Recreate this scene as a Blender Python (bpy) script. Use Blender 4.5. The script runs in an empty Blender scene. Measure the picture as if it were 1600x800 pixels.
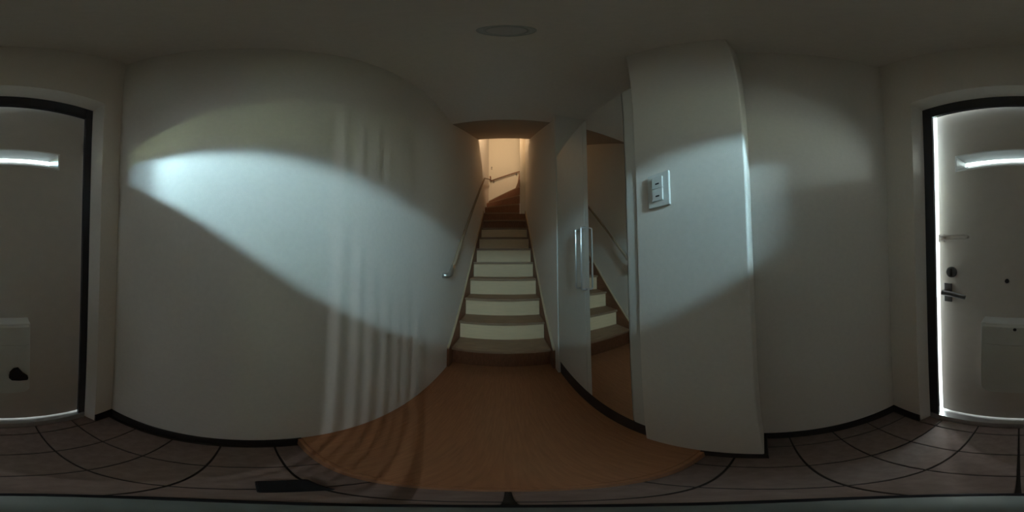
import bpy, bmesh, math, random
from mathutils import Matrix, Vector

# ------------------------------------------------------------------ camera
# All lengths below are in units of the camera height above the wooden floor
# and are turned into metres by S; the tiles of the entrance lie at z = 0.
S = 1.08
TILE = -1.075
sc = bpy.context.scene
C = sc.collection


def W(x, y, z):
    return Vector((x * S, y * S, (z - TILE) * S))


def rotation(pitch, roll, yaw):
    return (Matrix.Rotation(yaw, 3, 'Z') @ Matrix.Rotation(pitch, 3, 'X') @ Matrix.Rotation(roll, 3, 'Y'))


cam_data = bpy.data.cameras.new('camera')
cam_data.type = 'PANO'
for holder in (getattr(cam_data, 'cycles', None), cam_data):
    try:
        holder.panorama_type = 'EQUIRECTANGULAR'
    except Exception:
        pass
cam_data.clip_start = 0.005
cam = bpy.data.objects.new('camera', cam_data)
C.objects.link(cam)
basis = Matrix(((1, 0, 0), (0, 0, -1), (0, 1, 0)))
M = rotation(math.radians(2.048), math.radians(0.107), math.radians(-1.719)) @ basis
cam.matrix_world = Matrix.Translation(W(0, 0, 0)) @ M.to_4x4()
sc.camera = cam

# ------------------------------------------------------------------ sky, lights, exposure
world = bpy.data.worlds.new('overcast_sky')
sc.world = world
world.use_nodes = True
bg = world.node_tree.nodes['Background']
bg.inputs['Color'].default_value = (0.86, 0.95, 1.0, 1)
bg.inputs['Strength'].default_value = 2.0
try:
    world.cycles.sampling_method = 'NONE'
except Exception:
    pass

sc.view_settings.view_transform = 'Standard'
sc.view_settings.look = 'None'
sc.view_settings.exposure = 0.52
sc.view_settings.gamma = 1.0
sc.view_settings.use_curve_mapping = False
sc.cycles.use_denoising = True
sc.cycles.use_adaptive_sampling = False
sc.cycles.sample_clamp_indirect = 4.0
sc.cycles.diffuse_bounces = 6

SLOT_Z = 0.383


def area_light(name, center, sx, sz, radiance, colour, normal=(0, 1, 0)):
    """Rectangular daylight panel, width sx, height sz, seen with the given radiance."""
    d = bpy.data.lights.new(name, 'AREA')
    d.shape = 'RECTANGLE'
    d.size, d.size_y = sx * S, sz * S
    d.energy = radiance * math.pi * d.size * d.size_y
    d.color = colour
    o = bpy.data.objects.new(name, d)
    C.objects.link(o)
    n = Vector(normal).normalized()
    o.matrix_world = Matrix.Translation(W(*center)) @ n.to_track_quat('-Z', 'Y').to_matrix().to_4x4()
    return o


DOOR_Y = -0.57
# bright sky strip between the roofs opposite and the eaves, seen through the slot of the door
DP = 0.30
OUT = DOOR_Y - 0.058
SKY_TAN = 0.61


def slot_panel(name, x0, x1, t0, t1, radiance, colour):
    """Patch of the outside at distance DP behind the slot, between two elevation tangents."""
    area_light(name, ((x0 + x1) / 2, OUT - DP, SLOT_Z + DP * (t0 + t1) / 2), x1 - x0, DP * (t1 - t0), radiance, colour)


slot_panel('sky_under_eaves', 0.03, 0.125, 0.08, SKY_TAN, 1450.0, (0.52, 0.86, 1.0))
slot_panel('sky_under_eaves_side', 0.125, 0.44, 0.03, SKY_TAN, 165.0, (0.52, 0.86, 1.0))
# garden and ground beyond, weaker
slot_panel('garden_beyond', -0.1, 0.8, -0.42, 0.0, 26.0, (0.75, 1.0, 0.62))
slot_panel('ground_ahead', -0.45, -0.02, -0.85, 0.30, 30.0, (0.80, 1.0, 0.97))
slot_panel('ground_other_side', -1.0, -0.45, -0.50, 0.55, 12.0, (0.85, 1.0, 0.95))
# daylight in front of the ajar latch side
area_light('daylight_at_gap', (0.725, -1.78, 0.6), 0.50, 2.4, 18.0, (0.85, 0.98, 1.0), (-0.55, 1, 0))
for t in (1.089, 1.194, 1.282, 1.385, 1.491, 1.585, 1.695, 1.878):
    area_light('gap_between_railing_bars', (0.325 + 2.0, DOOR_Y - 0.025 - 2.0 * t, 1.25), 0.035, 1.4, 85.0,
               (0.86, 0.95, 1.0), (-1, t, 0))

# ------------------------------------------------------------------ materials


def material(name, colour, rough=0.6, metallic=0.0, noise=0.0, nscale=40.0, bump=0.0, bscale=200.0,
             stretch=(1, 1, 1), colour2=None, spec=0.3):
    m = bpy.data.materials.new(name)
    m.use_nodes = True
    nt = m.node_tree
    b = nt.nodes['Principled BSDF']
    b.inputs['Base Color'].default_value = (*colour, 1)
    b.inputs['Roughness'].default_value = rough
    b.inputs['Metallic'].default_value = metallic
    b.inputs['Specular IOR Level'].default_value = spec
    co = nt.nodes.new('ShaderNodeTexCoord')
    mp = nt.nodes.new('ShaderNodeMapping')
    mp.inputs['Scale'].default_value = stretch
    nt.links.new(co.outputs['Object'], mp.inputs['Vector'])
    if noise > 0:
        n = nt.nodes.new('ShaderNodeTexNoise')
        n.inputs['Scale'].default_value = nscale
        n.inputs['Detail'].default_value = 5
        r = nt.nodes.new('ShaderNodeValToRGB')
        c2 = colour2 or tuple(c * (1 - noise) for c in colour)
        r.color_ramp.elements[0].position = 0.3
        r.color_ramp.elements[1].position = 0.7
        r.color_ramp.elements[0].color = (*c2, 1)
        r.color_ramp.elements[1].color = (*colour, 1)
        nt.links.new(mp.outputs[0], n.inputs['Vector'])
        nt.links.new(n.outputs['Fac'], r.inputs['Fac'])
        nt.links.new(r.outputs[0], b.inputs['Base Color'])
    if bump > 0:
        n2 = nt.nodes.new('ShaderNodeTexNoise')
        n2.inputs['Scale'].default_value = bscale
        n2.inputs['Detail'].default_value = 3
        bp = nt.nodes.new('ShaderNodeBump')
        bp.inputs['Strength'].default_value = bump
        bp.inputs['Distance'].default_value = 0.002
        nt.links.new(mp.outputs[0], n2.inputs['Vector'])
        nt.links.new(n2.outputs['Fac'], bp.inputs['Height'])
        nt.links.new(bp.outputs[0], b.inputs['Normal'])
    return m


M_WALL = material('white_wallpaper', (0.82, 0.765, 0.70), 0.85, noise=0.04, nscale=60, bump=0.25, bscale=350)
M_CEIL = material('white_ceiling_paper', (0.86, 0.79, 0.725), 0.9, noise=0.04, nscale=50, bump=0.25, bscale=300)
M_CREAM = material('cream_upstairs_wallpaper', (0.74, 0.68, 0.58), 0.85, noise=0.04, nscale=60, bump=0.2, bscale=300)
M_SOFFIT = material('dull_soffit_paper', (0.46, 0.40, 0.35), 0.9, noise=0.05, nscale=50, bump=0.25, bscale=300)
M_RAIL = material('brown_rail_wood', (0.33, 0.22, 0.14), 0.45, noise=0.2, nscale=8, stretch=(8, 1, 1))
M_FLOOR = material('brown_wooden_floor', (0.50, 0.235, 0.12), 0.6, noise=0.18, nscale=8, stretch=(14, 1.2, 1), bump=0.1, bscale=60)
M_TILE = material('grey_floor_tile', (0.34, 0.25, 0.22), 0.45, noise=0.25, nscale=30, bump=0.15, bscale=120)
M_GROUT = material('dark_grout', (0.08, 0.066, 0.06), 0.9, noise=0.2, nscale=80)
M_SKIRT = material('dark_skirting', (0.035, 0.028, 0.026), 0.5, noise=0.2, nscale=30)
M_TREAD = material('brown_stair_wood', (0.40, 0.25, 0.155), 0.5, noise=0.3, nscale=6, stretch=(1.2, 14, 14))
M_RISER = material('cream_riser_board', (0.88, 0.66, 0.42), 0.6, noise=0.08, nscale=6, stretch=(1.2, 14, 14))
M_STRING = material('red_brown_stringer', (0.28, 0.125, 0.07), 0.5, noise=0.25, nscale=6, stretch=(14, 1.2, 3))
M_TRIM = material('pale_wood_trim', (0.55, 0.43, 0.29), 0.5, noise=0.15, nscale=8, stretch=(8, 1, 1))
M_DOOR = material('grey_door_sheet', (0.60, 0.54, 0.49), 0.45, noise=0.05, nscale=20, bump=0.05, bscale=200, spec=0.4)
M_FRAME = material('dark_bronze_frame', (0.022, 0.019, 0.024), 0.4, noise=0.1, nscale=20)
M_WHITE = material('white_plastic', (0.70, 0.70, 0.67), 0.4, noise=0.03, nscale=30)
M_SLOT = material('white_slot_lip', (0.85, 0.86, 0.86), 0.5, noise=0.02, nscale=30)
M_MAIL = material('pale_grey_mail_box', (0.64, 0.63, 0.59), 0.4, noise=0.04, nscale=20)
M_BLACK = material('black_plastic', (0.015, 0.014, 0.018), 0.5, noise=0.1, nscale=40)
M_STEEL = material('satin_steel', (0.72, 0.74, 0.75), 0.28, 1.0, noise=0.06, nscale=30)
M_DSTEEL = material('dark_steel', (0.16, 0.15, 0.15), 0.35, 0.8, noise=0.1, nscale=30)
M_CLOSET = material('white_closet_panel', (0.66, 0.63, 0.58), 0.4, noise=0.03, nscale=20)
M_TOE = material('dark_plinth', (0.05, 0.035, 0.03), 0.6, noise=0.1, nscale=20)
M_MIRROR = material('mirror_glass', (0.86, 0.88, 0.86), 0.015, 1.0, noise=0.01, nscale=5)
M_PALE = material('pale_grey_paint', (0.55, 0.54, 0.52), 0.5, noise=0.04, nscale=20)
M_PORCH = material('concrete_porch', (0.48, 0.47, 0.45), 0.8, noise=0.15, nscale=12, bump=0.2, bscale=60)
M_GREY = material('grey_stand_metal', (0.20, 0.21, 0.20), 0.5, 0.0, noise=0.05, nscale=20)
M_LENS = material('frosted_lamp_glass', (0.62, 0.58, 0.56), 0.35, noise=0.03, nscale=20)

# ------------------------------------------------------------------ helpers


def finish(o, mat, parent, label, cat, group, kind):
    if mat:
        o.data.materials.append(mat)
    if parent:
        o.parent = parent
    if label:
        o['label'] = label
    if cat:
        o['category'] = cat
    if group:
        o['group'] = group
    if kind:
        o['kind'] = kind
    return o


def world_origin(o):
    v = Vector((0, 0, 0))
    while o is not None:
        v = v + o.location
        o = o.parent
    return v


def mesh_obj(name, bm, mat, parent=None, origin=None, label=None, cat=None, group=None, kind=None, smooth=False):
    """bm is in world metres; origin = the object's own origin in world metres."""
    bmesh.ops.recalc_face_normals(bm, faces=bm.faces)
    if origin is None:
        origin = world_origin(parent) if parent else Vector((0, 0, 0))
    origin = Vector(origin)
    bmesh.ops.translate(bm, vec=-origin, verts=bm.verts)
    me = bpy.data.meshes.new(name)
    bm.to_mesh(me)
    bm.free()
    if smooth:
        for p in me.polygons:
            p.use_smooth = True
    o = bpy.data.objects.new(name, me)
    C.objects.link(o)
    o.location = origin - (world_origin(parent) if parent else Vector((0, 0, 0)))
    return finish(o, mat, parent, label, cat, group, kind)


def thing(name, loc, label, cat, group=None, kind=None):
    o = bpy.data.objects.new(name, None)
    o.empty_display_size = 0.05
    C.objects.link(o)
    o.location = W(*loc)
    return finish(o, None, None, label, cat, group, kind)


def add_box(bm, x0, x1, y0, y1, z0, z1, bev=0.0):
    vs = [bm.verts.new(W(x, y, z)) for x in (x0, x1) for y in (y0, y1) for z in (z0, z1)]
    f = [(0, 1, 3, 2), (4, 6, 7, 5), (0, 4, 5, 1), (2, 3, 7, 6), (0, 2, 6, 4), (1, 5, 7, 3)]
    fs = [bm.faces.new([vs[i] for i in q]) for q in f]
    if bev > 0:
        es = {e for q in fs for e in q.edges}
        bmesh.ops.bevel(bm, geom=list(es), offset=bev * S, segments=2, affect='EDGES', profile=0.5)


def box(name, x0, x1, y0, y1, z0, z1, mat, parent=None, bev=0.0, **k):
    bm = bmesh.new()
    add_box(bm, x0, x1, y0, y1, z0, z1, bev)
    return mesh_obj(name, bm, mat, parent, **k)


def add_prism(bm, pts, axis, a0, a1):
    """pts: polygon in the two other axes; extruded along axis from a0 to a1."""
    def P(p, a):
        if axis == 'x':
            return W(a, p[0], p[1])
        if axis == 'y':
            return W(p[0], a, p[1])
        return W(p[0], p[1], a)
    lo = [bm.verts.new(P(p, a0)) for p in pts]
    hi = [bm.verts.new(P(p, a1)) for p in pts]
    n = len(pts)
    bm.faces.new(lo)
    bm.faces.new(hi[::-1])
    for i in range(n):
        bm.faces.new((lo[i], lo[(i + 1) % n], hi[(i + 1) % n], hi[i]))


def prism(name, pts, axis, a0, a1, mat, parent=None, bev=0.0, **k):
    bm = bmesh.new()
    add_prism(bm, pts, axis, a0, a1)
    if bev > 0:
        bmesh.ops.bevel(bm, geom=list(bm.edges), offset=bev * S, segments=2, affect='EDGES', profile=0.5)
    return mesh_obj(name, bm, mat, parent, **k)


def add_tube(bm, path, r, seg=14):
    """Round tube along a list of points (H units) with radius r (H units)."""
    P = [W(*p) for p in path]
    rings = []
    prev = None
    for i, p in enumerate(P):
        t = (P[min(i + 1, len(P) - 1)] - P[max(i - 1, 0)]).normalized()
        if prev is None:
            u = t.orthogonal().normalized()
        else:
            u = (prev - t * prev.dot(t)).normalized()
        prev = u
        v = t.cross(u)
        rr = (r[i] if isinstance(r, (list, tuple)) else r) * S
        rings.append([bm.verts.new(p + (u * math.cos(a) + v * math.sin(a)) * rr)
                      for a in [2 * math.pi * k / seg for k in range(seg)]])
    for a, b in zip(rings, rings[1:]):
        for k in range(seg):
            bm.faces.new((a[k], a[(k + 1) % seg], b[(k + 1) % seg], b[k]))
    bm.faces.new(rings[0][::-1])
    bm.faces.new(rings[-1])


def tube(name, path, r, mat, parent=None, seg=14, **k):
    bm = bmesh.new()
    add_tube(bm, path, r, seg)
    k.setdefault('smooth', True)
    return mesh_obj(name, bm, mat, parent, **k)


def struct(name, *a, label=None, **k):
    return box(name, *a, label=label, kind='structure', **k)


# ------------------------------------------------------------------ room shell
XL, XR, XP, XC = -0.473, 0.526, 0.3705, 0.375
YF = -0.509                      # inner face of the entrance wall
YE = 0.185                       # edge of the raised floor
CEIL = 1.55
YB = 4.1                         # far wall at the stair turn
TOP = 4.3

struct('wall_left', XL - 0.1, XL, YF - 0.06, YB + 0.1, TILE - 0.05, TOP, M_WALL,
       label='long white papered wall running from the entrance up the stairs')
struct('wall_right', XR, XR + 0.1, YF - 0.06, 0.033, TILE - 0.05, CEIL + 0.1, M_WALL,
       label='white papered side wall of the tiled entrance')
struct('wall_pillar', XP, 0.80, 0.033, 0.36, TILE - 0.05, CEIL + 0.1, M_WALL, bev=0.004,
       label='white papered pillar between entrance and mirrored closet')
# recess of the closet
struct('wall_recess', 0.72, 0.80, 0.36, 1.175, -1.05, CEIL + 0.1, M_WALL,
       label='white wall at the back of the closet recess')
struct('wall_stair', XP, 0.80, 1.175, 3.2, -1.05, TOP, M_WALL,
       label='white wall on the closet side of the staircase')
struct('wall_newel', 0.26, 0.80, 3.2, 3.29, -1.05, TOP, M_CREAM,
       label='narrow wall end where the stairs turn')
struct('wall_back', XL - 0.1, 2.0, YB, YB + 0.1, -1.05, TOP, M_CREAM,
       label='brightly lit cream wall at the turn of the stairs')
struct('wall_upper_right', 1.9, 2.0, 3.29, YB, -1.05, TOP, M_CREAM, label='cream wall of the upper stair flight')
struct('wall_upper_near', XL, 0.80, 0.9, 1.0, CEIL + 0.1, TOP, M_CREAM, label='cream wall above the hall ceiling upstairs')
struct('wall_upper_side', 0.80, 2.0, 3.2, 3.29, 0.5, TOP, M_CREAM, label='cream wall beside the upper flight')

prism('wall_lamp_blocker', [(1.0, CEIL + 0.1), (1.30, CEIL + 0.1), (2.56, 2.515), (2.56, TOP), (1.0, TOP)], 'x', 0.21, XP - 0.001, M_CREAM,
      kind='structure', label='added cream wall keeping lamp light off the wall end')  # added unseen wall; blocks the upstairs lamp from the narrow wall end

# entrance wall with splayed door opening
IX0, IX1, IZ = -0.382, 0.378, 0.815      # opening at the inner face
OX0, OX1, OZ = -0.364, 0.360, 0.775      # opening at the frame


def front_wall():
    bm = bmesh.new()
    y0, y1 = DOOR_Y - 0.012, YF

    def quad(pts):
        bm.faces.new([bm.verts.new(W(*p)) for p in pts])
    zb = TILE - 0.05
    a, b = XL - 0.1, XR + 0.1
    zt = CEIL + 0.1
    for y, x0, x1, z in ((y1, IX0, IX1, IZ), (y0, OX0, OX1, OZ)):
        quad([(a, y, zb), (x0, y, zb), (x0, y, z), (x0, y, zt), (a, y, zt)])
        quad([(x1, y, zb), (b, y, zb), (b, y, zt), (x1, y, zt), (x1, y, z)])
        quad([(x0, y, z), (x1, y, z), (x1, y, zt), (x0, y, zt)])
    quad([(IX0, y1, zb), (OX0, y0, zb), (OX0, y0, OZ), (IX0, y1, IZ)])
    quad([(IX1, y1, zb), (OX1, y0, zb), (OX1, y0, OZ), (IX1, y1, IZ)])
    quad([(IX0, y1, IZ), (OX0, y0, OZ), (OX1, y0, OZ), (IX1, y1, IZ)])
    quad([(a, y1, zt), (b, y1, zt), (b, y0, zt), (a, y0, zt)])
    quad([(a, y1, zb), (IX0, y1, zb), (OX0, y0, zb), (a, y0, zb)])
    quad([(b, y1, zb), (IX1, y1, zb), (OX1, y0, zb), (b, y0, zb)])
    quad([(a, y1, zb), (a, y1, zt), (a, y0, zt), (a, y0, zb)])
    quad([(b, y1, zb), (b, y1, zt), (b, y0, zt), (b, y0, zb)])
    bmesh.ops.remove_doubles(bm, verts=bm.verts, dist=1e-5)
    return mesh_obj('wall_front', bm, M_WALL, kind='structure', label='white papered wall around the entrance door')


front_wall()

# ceilings
struct('ceiling', XL - 0.1, 0.80, YF - 0.06, 1.30, CEIL, CEIL + 0.09, M_CEIL, label='plain white ceiling of the entrance hall')
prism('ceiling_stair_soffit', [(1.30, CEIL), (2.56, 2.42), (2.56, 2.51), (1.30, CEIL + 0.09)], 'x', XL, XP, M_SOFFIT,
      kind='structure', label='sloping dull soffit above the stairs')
struct('ceiling_upper', XL - 0.1, 2.0, 0.9, YB + 0.1, TOP, TOP + 0.08, M_CREAM, label='cream ceiling of the upper floor')

# floors
struct('floor', XL, 0.72, YE, YB, -1.10, -1.0, M_FLOOR, bev=0.004, label='dark brown wooden floor of the raised hall')
gf = struct('floor_entrance', XL, XR, DOOR_Y - 0.02, YE, TILE - 0.05, TILE - 0.006, M_GROUT,
            label='grey tiled floor of the sunken entrance')
struct('floor_porch', -2.2, 2.2, -3.2, DOOR_Y - 0.02, TILE - 0.06, TILE - 0.01, M_PORCH, label='concrete porch outside the entrance door')

# floor tiles, one by one
random.seed(4)
P_T = 0.151
tile_data = {}
xs = [XL + 0.002] + [k * P_T for k in range(-3, 4)] + [XR - 0.002]
ys = [DOOR_Y] + [-0.50 + k * P_T for k in range(0, 5)] + [YE - 0.002]
G2 = 0.0028
for xa, xb in zip(xs, xs[1:]):
    for ya, yb in zip(ys, ys[1:]):
        if xb - xa < 0.02 or yb - ya < 0.02:
            continue
        key = (round(xb - xa, 3), round(yb - ya, 3))
        cx, cy = (xa + xb) / 2, (ya + yb) / 2
        if key not in tile_data:
            o = box('tile', xa + G2, xb - G2, ya + G2, yb - G2, TILE - 0.02, TILE, M_TILE, gf, bev=0.0012,
                    origin=W(cx, cy, TILE))
            tile_data[key] = o
        else:
            o = tile_data[key].copy()
            C.objects.link(o)
            o.location = W(cx, cy, TILE)
        o.location.z += random.uniform(-0.0006, 0.0006)

# skirting of the entrance
sk = 0.008
for nm, a in (('baseboard_left', (XL, XL + sk, YF, YE, TILE, -1.0)),
              ('baseboard_right', (XR - sk, XR, YF, 0.033, TILE, -1.0)),
              ('baseboard_pillar', (XP - sk * 0.6, XR - sk, 0.033 - sk, YE, TILE, -1.0)),
              ('baseboard_front_left', (XL + sk, IX0, YF, YF + sk, TILE, -1.0)),
              ('baseboard_front_right', (IX1, XR - sk, YF, YF + sk, TILE, -1.0))):
    struct(nm, *a, M_SKIRT, label='dark low skirting around the tiled entrance')
struct('trim_1', XL + sk, XP - sk, YE - 0.012, YE, TILE, -1.0, M_FLOOR, bev=0.002, label='brown wooden edge board of the raised floor')

# ------------------------------------------------------------------ entrance door (ajar, hinged on the wall_left side)
door = thing('door_1', (0, DOOR_Y, TILE), 'grey steel entrance door standing slightly ajar in a dark frame', None, kind='structure')
STOPX0, STOPX1, STOPZ = -0.338, 0.323, 0.700
fy0, fy1 = DOOR_Y - 0.010, DOOR_Y + 0.004
fr = box('frame', OX0 - 0.01, STOPX0, fy0, fy1, TILE, OZ + 0.01, M_FRAME, door, bev=0.001)
box('frame_post', STOPX1, OX1 + 0.01, fy0, fy1, TILE, OZ + 0.01, M_FRAME, door, bev=0.001)
box('frame_head', STOPX0, STOPX1, fy0, fy1, STOPZ, OZ + 0.01, M_FRAME, door, bev=0.001)
box('threshold', OX0, OX1, DOOR_Y - 0.06, DOOR_Y + 0.012, TILE - 0.004, -1.013, M_STEEL, door, bev=0.001)

HX, HY = -0.352, DOOR_Y - 0.016            # hinge line
LX0, LX1 = -0.350, 0.323
LZ0, LZ1 = -0.999, 0.736
LT = 0.034                                # thickness
SX0, SX1 = -0.206, 0.211                  # daylight slot
SH = 0.009
CH = 0.031
leaf_y1 = HY                              # inner face
leaf_y0 = HY - LT


def door_leaf():
    bm = bmesh.new()
    add_box(bm, LX0, SX0 - CH, leaf_y0, leaf_y1, LZ0, LZ1)
    # latch stile, chamfered on the outside
    bm2pts = [(SX1 + CH, leaf_y0), (LX1 - 0.03, leaf_y0), (LX1, leaf_y1 - 0.004), (LX1, leaf_y1), (SX1 + CH, leaf_y1)]
    add_prism(bm, bm2pts, 'z', LZ0, LZ1)
    add_box(bm, SX0 - CH, SX1 + CH, leaf_y0, leaf_y1, LZ0, SLOT_Z - SH - CH)
    add_box(bm, SX0 - CH, SX1 + CH, leaf_y0, leaf_y1, SLOT_Z + SH + CH, LZ1)
    o = mesh_obj('door_leaf', bm, M_DOOR, door, origin=W(HX, HY, TILE))
    return o


leaf = door_leaf()


def slot_ring():
    """White surround added to the daylight slot, flaring inwards to widen its glare."""
    bm = bmesh.new()
    yo, yi = leaf_y0, leaf_y1 + 0.004
    loops = []
    fl = 0.027  # added white flare catches daylight so the bright slot looks thicker
    for y, gx, gz in ((yo, 0, 0), (yo + 0.008, 0, 0), (yi, fl, fl), (yi, CH + 0.002, CH + 0.002), (yo, CH + 0.002, CH + 0.002)):
        loops.append([bm.verts.new(W(x, y, z)) for x, z in
                      ((SX0 - gx, SLOT_Z - SH - gz), (SX1 + gx, SLOT_Z - SH - gz),
                       (SX1 + gx, SLOT_Z + SH + gz), (SX0 - gx, SLOT_Z + SH + gz))])
    n = len(loops)
    for i in range(n):
        a, b = loops[i], loops[(i + 1) % n]
        for k in range(4):
            bm.faces.new((a[k], a[(k + 1) % 4], b[(k + 1) % 4], b[k]))
    return mesh_obj('slot_surround', bm, M_SLOT, leaf, label='white flared surround added to widen the glare of the daylight slot')


slot_ring()

# lever handle, thumb turn, door guard, mail box
fy = leaf_y1
hx, hz = 0.284, -0.165
bm = bmesh.new()
add_box(bm, hx - 0.017, hx + 0.017, fy, fy + 0.006, hz - 0.05, hz + 0.03, 0.0015)
add_tube(bm, [(hx, fy, hz), (hx, fy + 0.045, hz)], 0.010)
add_tube(bm, [(hx + 0.004, fy + 0.045, hz), (hx - 0.03, fy + 0.046, hz - 0.002), (hx - 0.07, fy + 0.044, hz - 0.008), (hx - 0.09, fy + 0.042, hz - 0.012)], [0.011, 0.010, 0.009, 0.008])
mesh_obj('lever_handle', bm, M_DSTEEL, leaf, label='dark lever handle')
bm = bmesh.new()
add_tube(bm, [(0.266, fy, -0.087), (0.266, fy + 0.010, -0.087)], 0.022, 20)
add_box(bm, 0.262, 0.270, fy + 0.010, fy + 0.026, -0.104, -0.070, 0.0015)
mesh_obj('thumb_turn', bm, M_DSTEEL, leaf, label='dark round lock with thumb turn')
bm = bmesh.new()
add_box(bm, 0.295, 0.322, fy, fy + 0.012, 0.036, 0.068, 0.002)
add_tube(bm, [(0.31, fy + 0.016, 0.060), (0.205, fy + 0.016, 0.060), (0.197, fy + 0.016, 0.057), (0.193, fy + 0.016, 0.052), (0.197, fy + 0.016, 0.047), (0.205, fy + 0.016, 0.044), (0.31, fy + 0.016, 0.044)], 0.0035, 8)
add_tube(bm, [(0.197, fy, 0.052), (0.197, fy + 0.024, 0.052)], 0.006, 10)
mesh_obj('door_guard', bm, M_DOOR, leaf, label='swing bar door guard')
bm = bmesh.new()
add_tube(bm, [(0.045, fy, -0.115), (0.045, fy + 0.006, -0.115)], 0.008, 14)
mesh_obj('peephole', bm, M_BLACK, leaf)

# mail box: rounded lower corners
mx0, mx1, mz0, mz1, md = -0.122, 0.130, -0.645, -0.262, 0.062
pts = [(mx0, mz1), (mx1, mz1)]
rc = 0.035
for k in range(7):
    a = k / 6 * math.pi / 2
    pts.append((mx1 - rc + rc * math.cos(a), mz0 + rc - rc * math.sin(a)))
for k in range(7):
    a = k / 6 * math.pi / 2
    pts.append((mx0 + rc - rc * math.sin(a), mz0 + rc - rc * math.cos(a)))
mb = prism('mail_box', pts, 'y', fy, fy + md, M_MAIL, leaf, bev=0.004, label='pale grey inside mail box', smooth=False)
prism('lid', [(fy + md, mz1 - 0.005), (fy + md + 0.005, mz1 - 0.012), (fy + md + 0.005, mz1 - 0.09), (fy + md, mz1 - 0.095)],
      'x', mx0 + 0.006, mx1 - 0.006, M_MAIL, mb)
tube('screw', [(0.012, fy + md, mz1 - 0.02), (0.012, fy + md + 0.007, mz1 - 0.02)], 0.006, M_BLACK, mb)
bm = bmesh.new()
add_prism(bm, [(-0.048, -0.520), (-0.058, -0.536), (-0.085, -0.540), (-0.112, -0.538), (-0.114, -0.524), (-0.098, -0.505),
               (-0.080, -0.470), (-0.064, -0.474), (-0.052, -0.495)], 'y', fy + md - 0.004, fy + md + 0.018)
bmesh.ops.bevel(bm, geom=list(bm.edges), offset=0.003 * S, segments=2, affect='EDGES', profile=0.5)
mesh_obj('latch_tab', bm, M_BLACK, mb, label='black latch tab')

# hinges
for z in (-0.75, 0.50):
    tube('hinge', [(HX + 0.001, HY + 0.002, z - 0.045), (HX + 0.001, HY + 0.002, z + 0.045)], 0.0065, M_DSTEEL, door)
leaf.rotation_euler = (0, 0, -0.034)

# ------------------------------------------------------------------ staircase
Y1, GO, RI, NO = 1.3005, 0.2134, 0.1994, 0.032
stair = thing('staircase', (0, Y1, -1.0), 'steep indoor stairs with brown treads, cream risers and a turn at the top', 'staircase')
SW0, SW1 = XL + 0.022, XP - 0.022
TT = 0.026
NX, NY = 0.246, 3.183           # pivot of the winding treads
for k in range(1, 11):
    y = Y1 + (k - 1) * GO
    z = -1 + k * RI
    yr = y + NO if k < 10 else NY - 0.006
    box('riser', SW0 if k < 10 else XL + 0.002, SW1 if k < 10 else XP - 0.002, yr, yr + 0.012, z - RI, z - TT, M_STRING if k == 1 or k > 8 else M_RISER, stair)  # upper risers take a dark colour in place of shade
    if k < 10:
        box('tread', SW0, SW1, y, min(y + GO + NO + 0.012, NY + 0.006), z - TT, z, M_TREAD, stair, bev=0.004)
# winding treads around the wall end
angs = [0, 17, 34, 50.8, 84, 90]


def ray_to_wall(a):
    """Point where a line from the pivot at angle a (from -x towards +y) meets the left or the back wall."""
    dx, dy = -math.cos(math.radians(a)), math.sin(math.radians(a))
    t = 1e9
    if dx < -1e-6:
        t = min(t, (XL + 0.003 - NX) / dx)
    if dy > 1e-6:
        t = min(t, (YB - 0.02 - NY) / dy)
    return (NX + dx * t, NY + dy * t)


for i in range(5):
    k = 10 + i
    z = -1 + k * RI
    p0, p1 = ray_to_wall(angs[i]), ray_to_wall(angs[i + 1])
    poly = [(NX, NY), p0]
    if p0[1] < YB - 0.021 and p1[1] > YB - 0.021 and p1[0] > XL + 0.004:
        poly.append((XL + 0.003, YB - 0.02))
    poly.append(p1)
    prism('tread', poly, 'z', z - TT, z, M_TREAD, stair, label='wedge shaped tread of the turn')
    # riser board under the front edge
    if i:
        d = Vector((p0[0] - NX, p0[1] - NY)).normalized()
        nrm = Vector((d.y, -d.x)) * -1
        if nrm.dot(Vector((0, 1))) < 0:
            nrm = -nrm
        q = nrm * 0.012
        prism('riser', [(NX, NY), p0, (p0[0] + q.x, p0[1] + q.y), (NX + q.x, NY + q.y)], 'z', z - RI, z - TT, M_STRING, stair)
struct('floor_upper', NX + 0.004, 1.9, 3.29, YB, -1 + 15 * RI - 0.2, -1 + 15 * RI, M_FLOOR, label='brown wooden landing of the upper floor')

# stringers along both walls with pale top trim
for x0, x1 in ((XL + 0.001, XL + 0.020), (XP - 0.020, XP - 0.001)):
    a = RI / GO
    ya, yb = Y1 - 0.055, 3.18
    up = 0.072
    zf = lambda yy: -1 + RI + (yy - Y1) * a + up
    prism('stringer', [(ya, -1.0), (ya, zf(ya) - 0.01), (yb, zf(yb)), (yb, zf(yb) - 0.45), (Y1 + 0.25, -1.0)], 'x', x0, x1, M_STRING, stair)
    prism('stringer_trim', [(ya, zf(ya) - 0.01), (yb, zf(yb)), (yb, zf(yb) + 0.012), (ya, zf(ya) + 0.002)], 'x',
          x0 - 0.000, x1 + 0.000, M_TRIM, stair)

# ------------------------------------------------------------------ handrails
hr = thing('handrail', (XL + 0.05, 1.18, -1.0), 'wooden handrail with steel end on the long white wall by the stairs', 'handrail')
rx = XL + 0.052


def rail_z(y):
    return -0.07 + (y - 1.20) * 0.985


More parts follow.
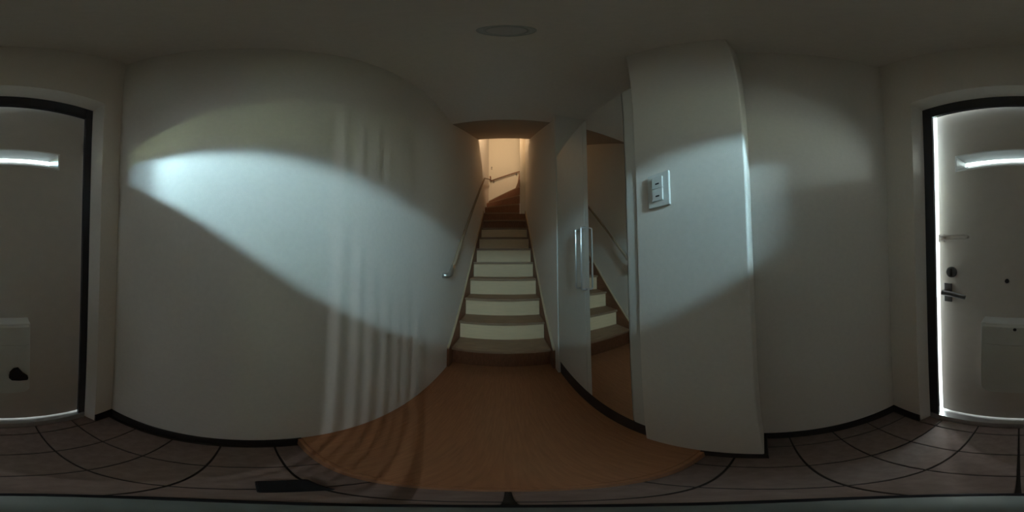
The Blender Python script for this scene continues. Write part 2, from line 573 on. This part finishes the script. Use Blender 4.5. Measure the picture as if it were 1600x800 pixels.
tube('rail', [(rx, 1.21, rail_z(1.21)), (rx, 3.90, rail_z(3.90) - 0.28)][:1] + [(rx, 3.0, rail_z(3.0)), (rx, 3.92, 2.18)], 0.0150, M_RAIL, hr)
tube('end_cap', [(rx, 1.235, rail_z(1.235)), (rx, 1.20, rail_z(1.20)), (rx - 0.002, 1.175, rail_z(1.175) - 0.002),
                 (rx - 0.014, 1.150, -0.106), (rx - 0.034, 1.140, -0.106), (XL + 0.001, 1.138, -0.105)], 0.0195, M_STEEL, hr,
     label='polished steel end returning to the wall')
for y in (1.55, 2.25, 2.95):
    z = rail_z(y)
    tube('bracket', [(XL, y, z - 0.06), (XL + 0.03, y, z - 0.055), (rx, y, z - 0.012)], 0.007, M_STEEL, hr)
hb = thing('handrail', (0, YB - 0.05, 0.6), 'brown handrail rising along the cream wall at the stair turn', 'handrail')
tube('rail', [(XL + 0.06, YB - 0.05, 2.20), (0.9, YB - 0.05, 2.76)], 0.0165, M_STRING, hb)
tube('end_bend', [(XL + 0.075, YB - 0.05, 2.205), (XL + 0.055, YB - 0.05, 2.24), (XL + 0.052, YB - 0.055, 2.30), (XL + 0.052, YB - 0.09, 2.335)], 0.0165, M_STRING, hb)
for x in (-0.34, 0.24):
    z = 2.20 + (x - XL - 0.06) * 0.425
    tube('bracket', [(x, YB, z - 0.07), (x, YB - 0.03, z - 0.065), (x, YB - 0.05, z - 0.012)], 0.009, M_DSTEEL, hb)
us = thing('light_switch', (-0.40, YB, 2.66), 'small two-button switch on the bright cream stair wall', 'switch')
box('plate', -0.425, -0.365, YB - 0.008, YB, 2.60, 2.72, M_CREAM, us, bev=0.002)
for z in (2.635, 2.69):
    box('button', -0.412, -0.378, YB - 0.013, YB - 0.007, z - 0.012, z + 0.012, M_TOE, us, bev=0.002)

# upstairs lamp: a warm ceiling globe above the upper floor
lamp = thing('ceiling_lamp', (0.165, 1.9, TOP), 'round warm ceiling lamp on the upper floor', 'lamp')
tube('mount', [(0.165, 1.9, TOP), (0.165, 1.9, TOP - 0.03)], 0.10, M_WHITE, lamp, 24)
LAMP_Z = 3.35
tube('stem', [(0.165, 1.9, TOP - 0.03), (0.165, 1.9, LAMP_Z + 0.215)], 0.008, M_WHITE, lamp)
tube('shade', [(0.165, 1.9, LAMP_Z + 0.22), (0.165, 1.9, LAMP_Z + 0.21), (0.165, 1.9, LAMP_Z + 0.12), (0.165, 1.9, LAMP_Z + 0.11)],
     [0.02, 0.035, 0.14, 0.13], M_WHITE, lamp, 28, label='white conical lamp shade')
ld = bpy.data.lights.new('ceiling_lamp_light', 'POINT')
ld.energy = 56.0
ld.color = (1.0, 0.78, 0.52)
ld.shadow_soft_size = 0.09
lo = bpy.data.objects.new('ceiling_lamp_light', ld)
C.objects.link(lo)
lo.location = W(0.165, 1.9, LAMP_Z)

# ------------------------------------------------------------------ closet with mirror door
cl = thing('closet', (0.55, 0.77, -1.0), 'white built-in closet with one mirror door beside the stairs', 'closet')
CB, CT = -0.845, 0.92
box('body', XC + 0.022, 0.715, 0.362, 1.172, CB, CT, M_CLOSET, cl)
box('plinth', XC + 0.012, 0.715, 0.362, 1.172, -1.0, CB, M_TOE, cl)
box('side_stile', XC, XC + 0.022, 0.362, 0.408, CB, CT, M_CLOSET, cl, bev=0.001)
d1 = box('door', XC, XC + 0.020, 0.7265, 1.170, CB, CT - 0.004, M_CLOSET, cl, bev=0.0015)
d2 = box('mirror_door', XC + 0.003, XC + 0.020, 0.411, 0.7235, CB, CT - 0.004, M_CLOSET, cl, bev=0.0015)
box('mirror', XC, XC + 0.0035, 0.413, 0.682, CB + 0.002, CT - 0.006, M_MIRROR, d2, label='full height mirror pane')
box('stile', XC, XC + 0.0035, 0.6822, 0.7232, CB + 0.002, CT - 0.006, M_CLOSET, d2)


def bow_handle(y, x, parent):
    bm = bmesh.new()
    d, z0, z1, r = 0.0304, -0.140, 0.166, 0.0046
    pth = [(x, y, z0), (x - d + 0.008, y, z0), (x - d + 0.002, y, z0 + 0.002), (x - d, y, z0 + 0.008),
           (x - d, y, z1 - 0.008), (x - d + 0.002, y, z1 - 0.002), (x - d + 0.008, y, z1), (x, y, z1)]
    add_tube(bm, pth, r, 10)
    return mesh_obj('handle', bm, M_STEEL, parent, smooth=True, label='satin steel bow handle')


box('edge_strip', XC - 0.005, XC + 0.004, 1.1705, 1.1745, CB, CT - 0.004, M_WHITE, cl, bev=0.0008)
bow_handle(0.768, XC, d1)
bow_handle(0.706, XC, d2)

# ------------------------------------------------------------------ switch on the pillar, downlight
sw = thing('light_switch', (XP, 0.266, 0.15), 'white two-button light switch on the papered pillar', 'switch')
box('plate', XP - 0.008, XP, 0.229, 0.303, 0.151, 0.262, M_WHITE, sw, bev=0.002)
for z0, z1 in ((0.168, 0.206), (0.208, 0.246)):
    b_ = box('button', XP - 0.013, XP - 0.007, 0.248, 0.284, z0, z1, M_WHITE, sw, bev=0.0015)
    zz = z0 + 0.012
    box('indicator', XP - 0.0145, XP - 0.012, 0.258, 0.270, zz, zz + 0.004, M_BLACK, b_)

dl = thing('downlight', (0, 0.24, CEIL), 'small round unlit downlight in the hall ceiling', 'light')
bm = bmesh.new()
R0, R1, N = 0.055, 0.040, 32
ringz = [(R0, CEIL), (R0, CEIL - 0.006), (R1, CEIL - 0.008), (R1 * 0.92, CEIL - 0.001)]
loops = [[bm.verts.new(W(r * math.cos(2 * math.pi * k / N), 0.24 + r * math.sin(2 * math.pi * k / N), z)) for k in range(N)] for r, z in ringz]
for a, b in zip(loops, loops[1:]):
    for k in range(N):
        bm.faces.new((a[k], a[(k + 1) % N], b[(k + 1) % N], b[k]))
mesh_obj('trim_ring', bm, M_PALE, dl, smooth=True)
bm = bmesh.new()
add_tube(bm, [(0, 0.24, CEIL), (0, 0.24, CEIL - 0.004)], R1 * 0.94, 32)
mesh_obj('lens', bm, M_LENS, dl)

# ------------------------------------------------------------------ camera stand and case on the tiles
st = thing('camera_stand', (0, 0, TILE), 'slim grey camera stand with round black foot on the tiles', 'stand')
tube('foot', [(0, 0, TILE), (0, 0, TILE + 0.006), (0, 0, TILE + 0.010)], [0.085, 0.085, 0.079], M_BLACK, st, 40, smooth=False)
tube('pole', [(0, 0, TILE + 0.008), (0, 0, -0.16)], 0.0085, M_GREY, st, 20)
tube('clamp', [(0, 0, -0.175), (0, 0, -0.15)], 0.0095, M_GREY, st, 20)
cs = thing('small_case', (-0.165, 0.075, TILE), 'small flat black square case lying on the tiles beside the stand', 'case')
box('body', -0.206, -0.128, 0.043, 0.112, TILE, TILE + 0.016, M_BLACK, cs, bev=0.004)
box('flap', -0.204, -0.130, 0.045, 0.082, TILE + 0.016, TILE + 0.019, M_BLACK, cs, bev=0.001)
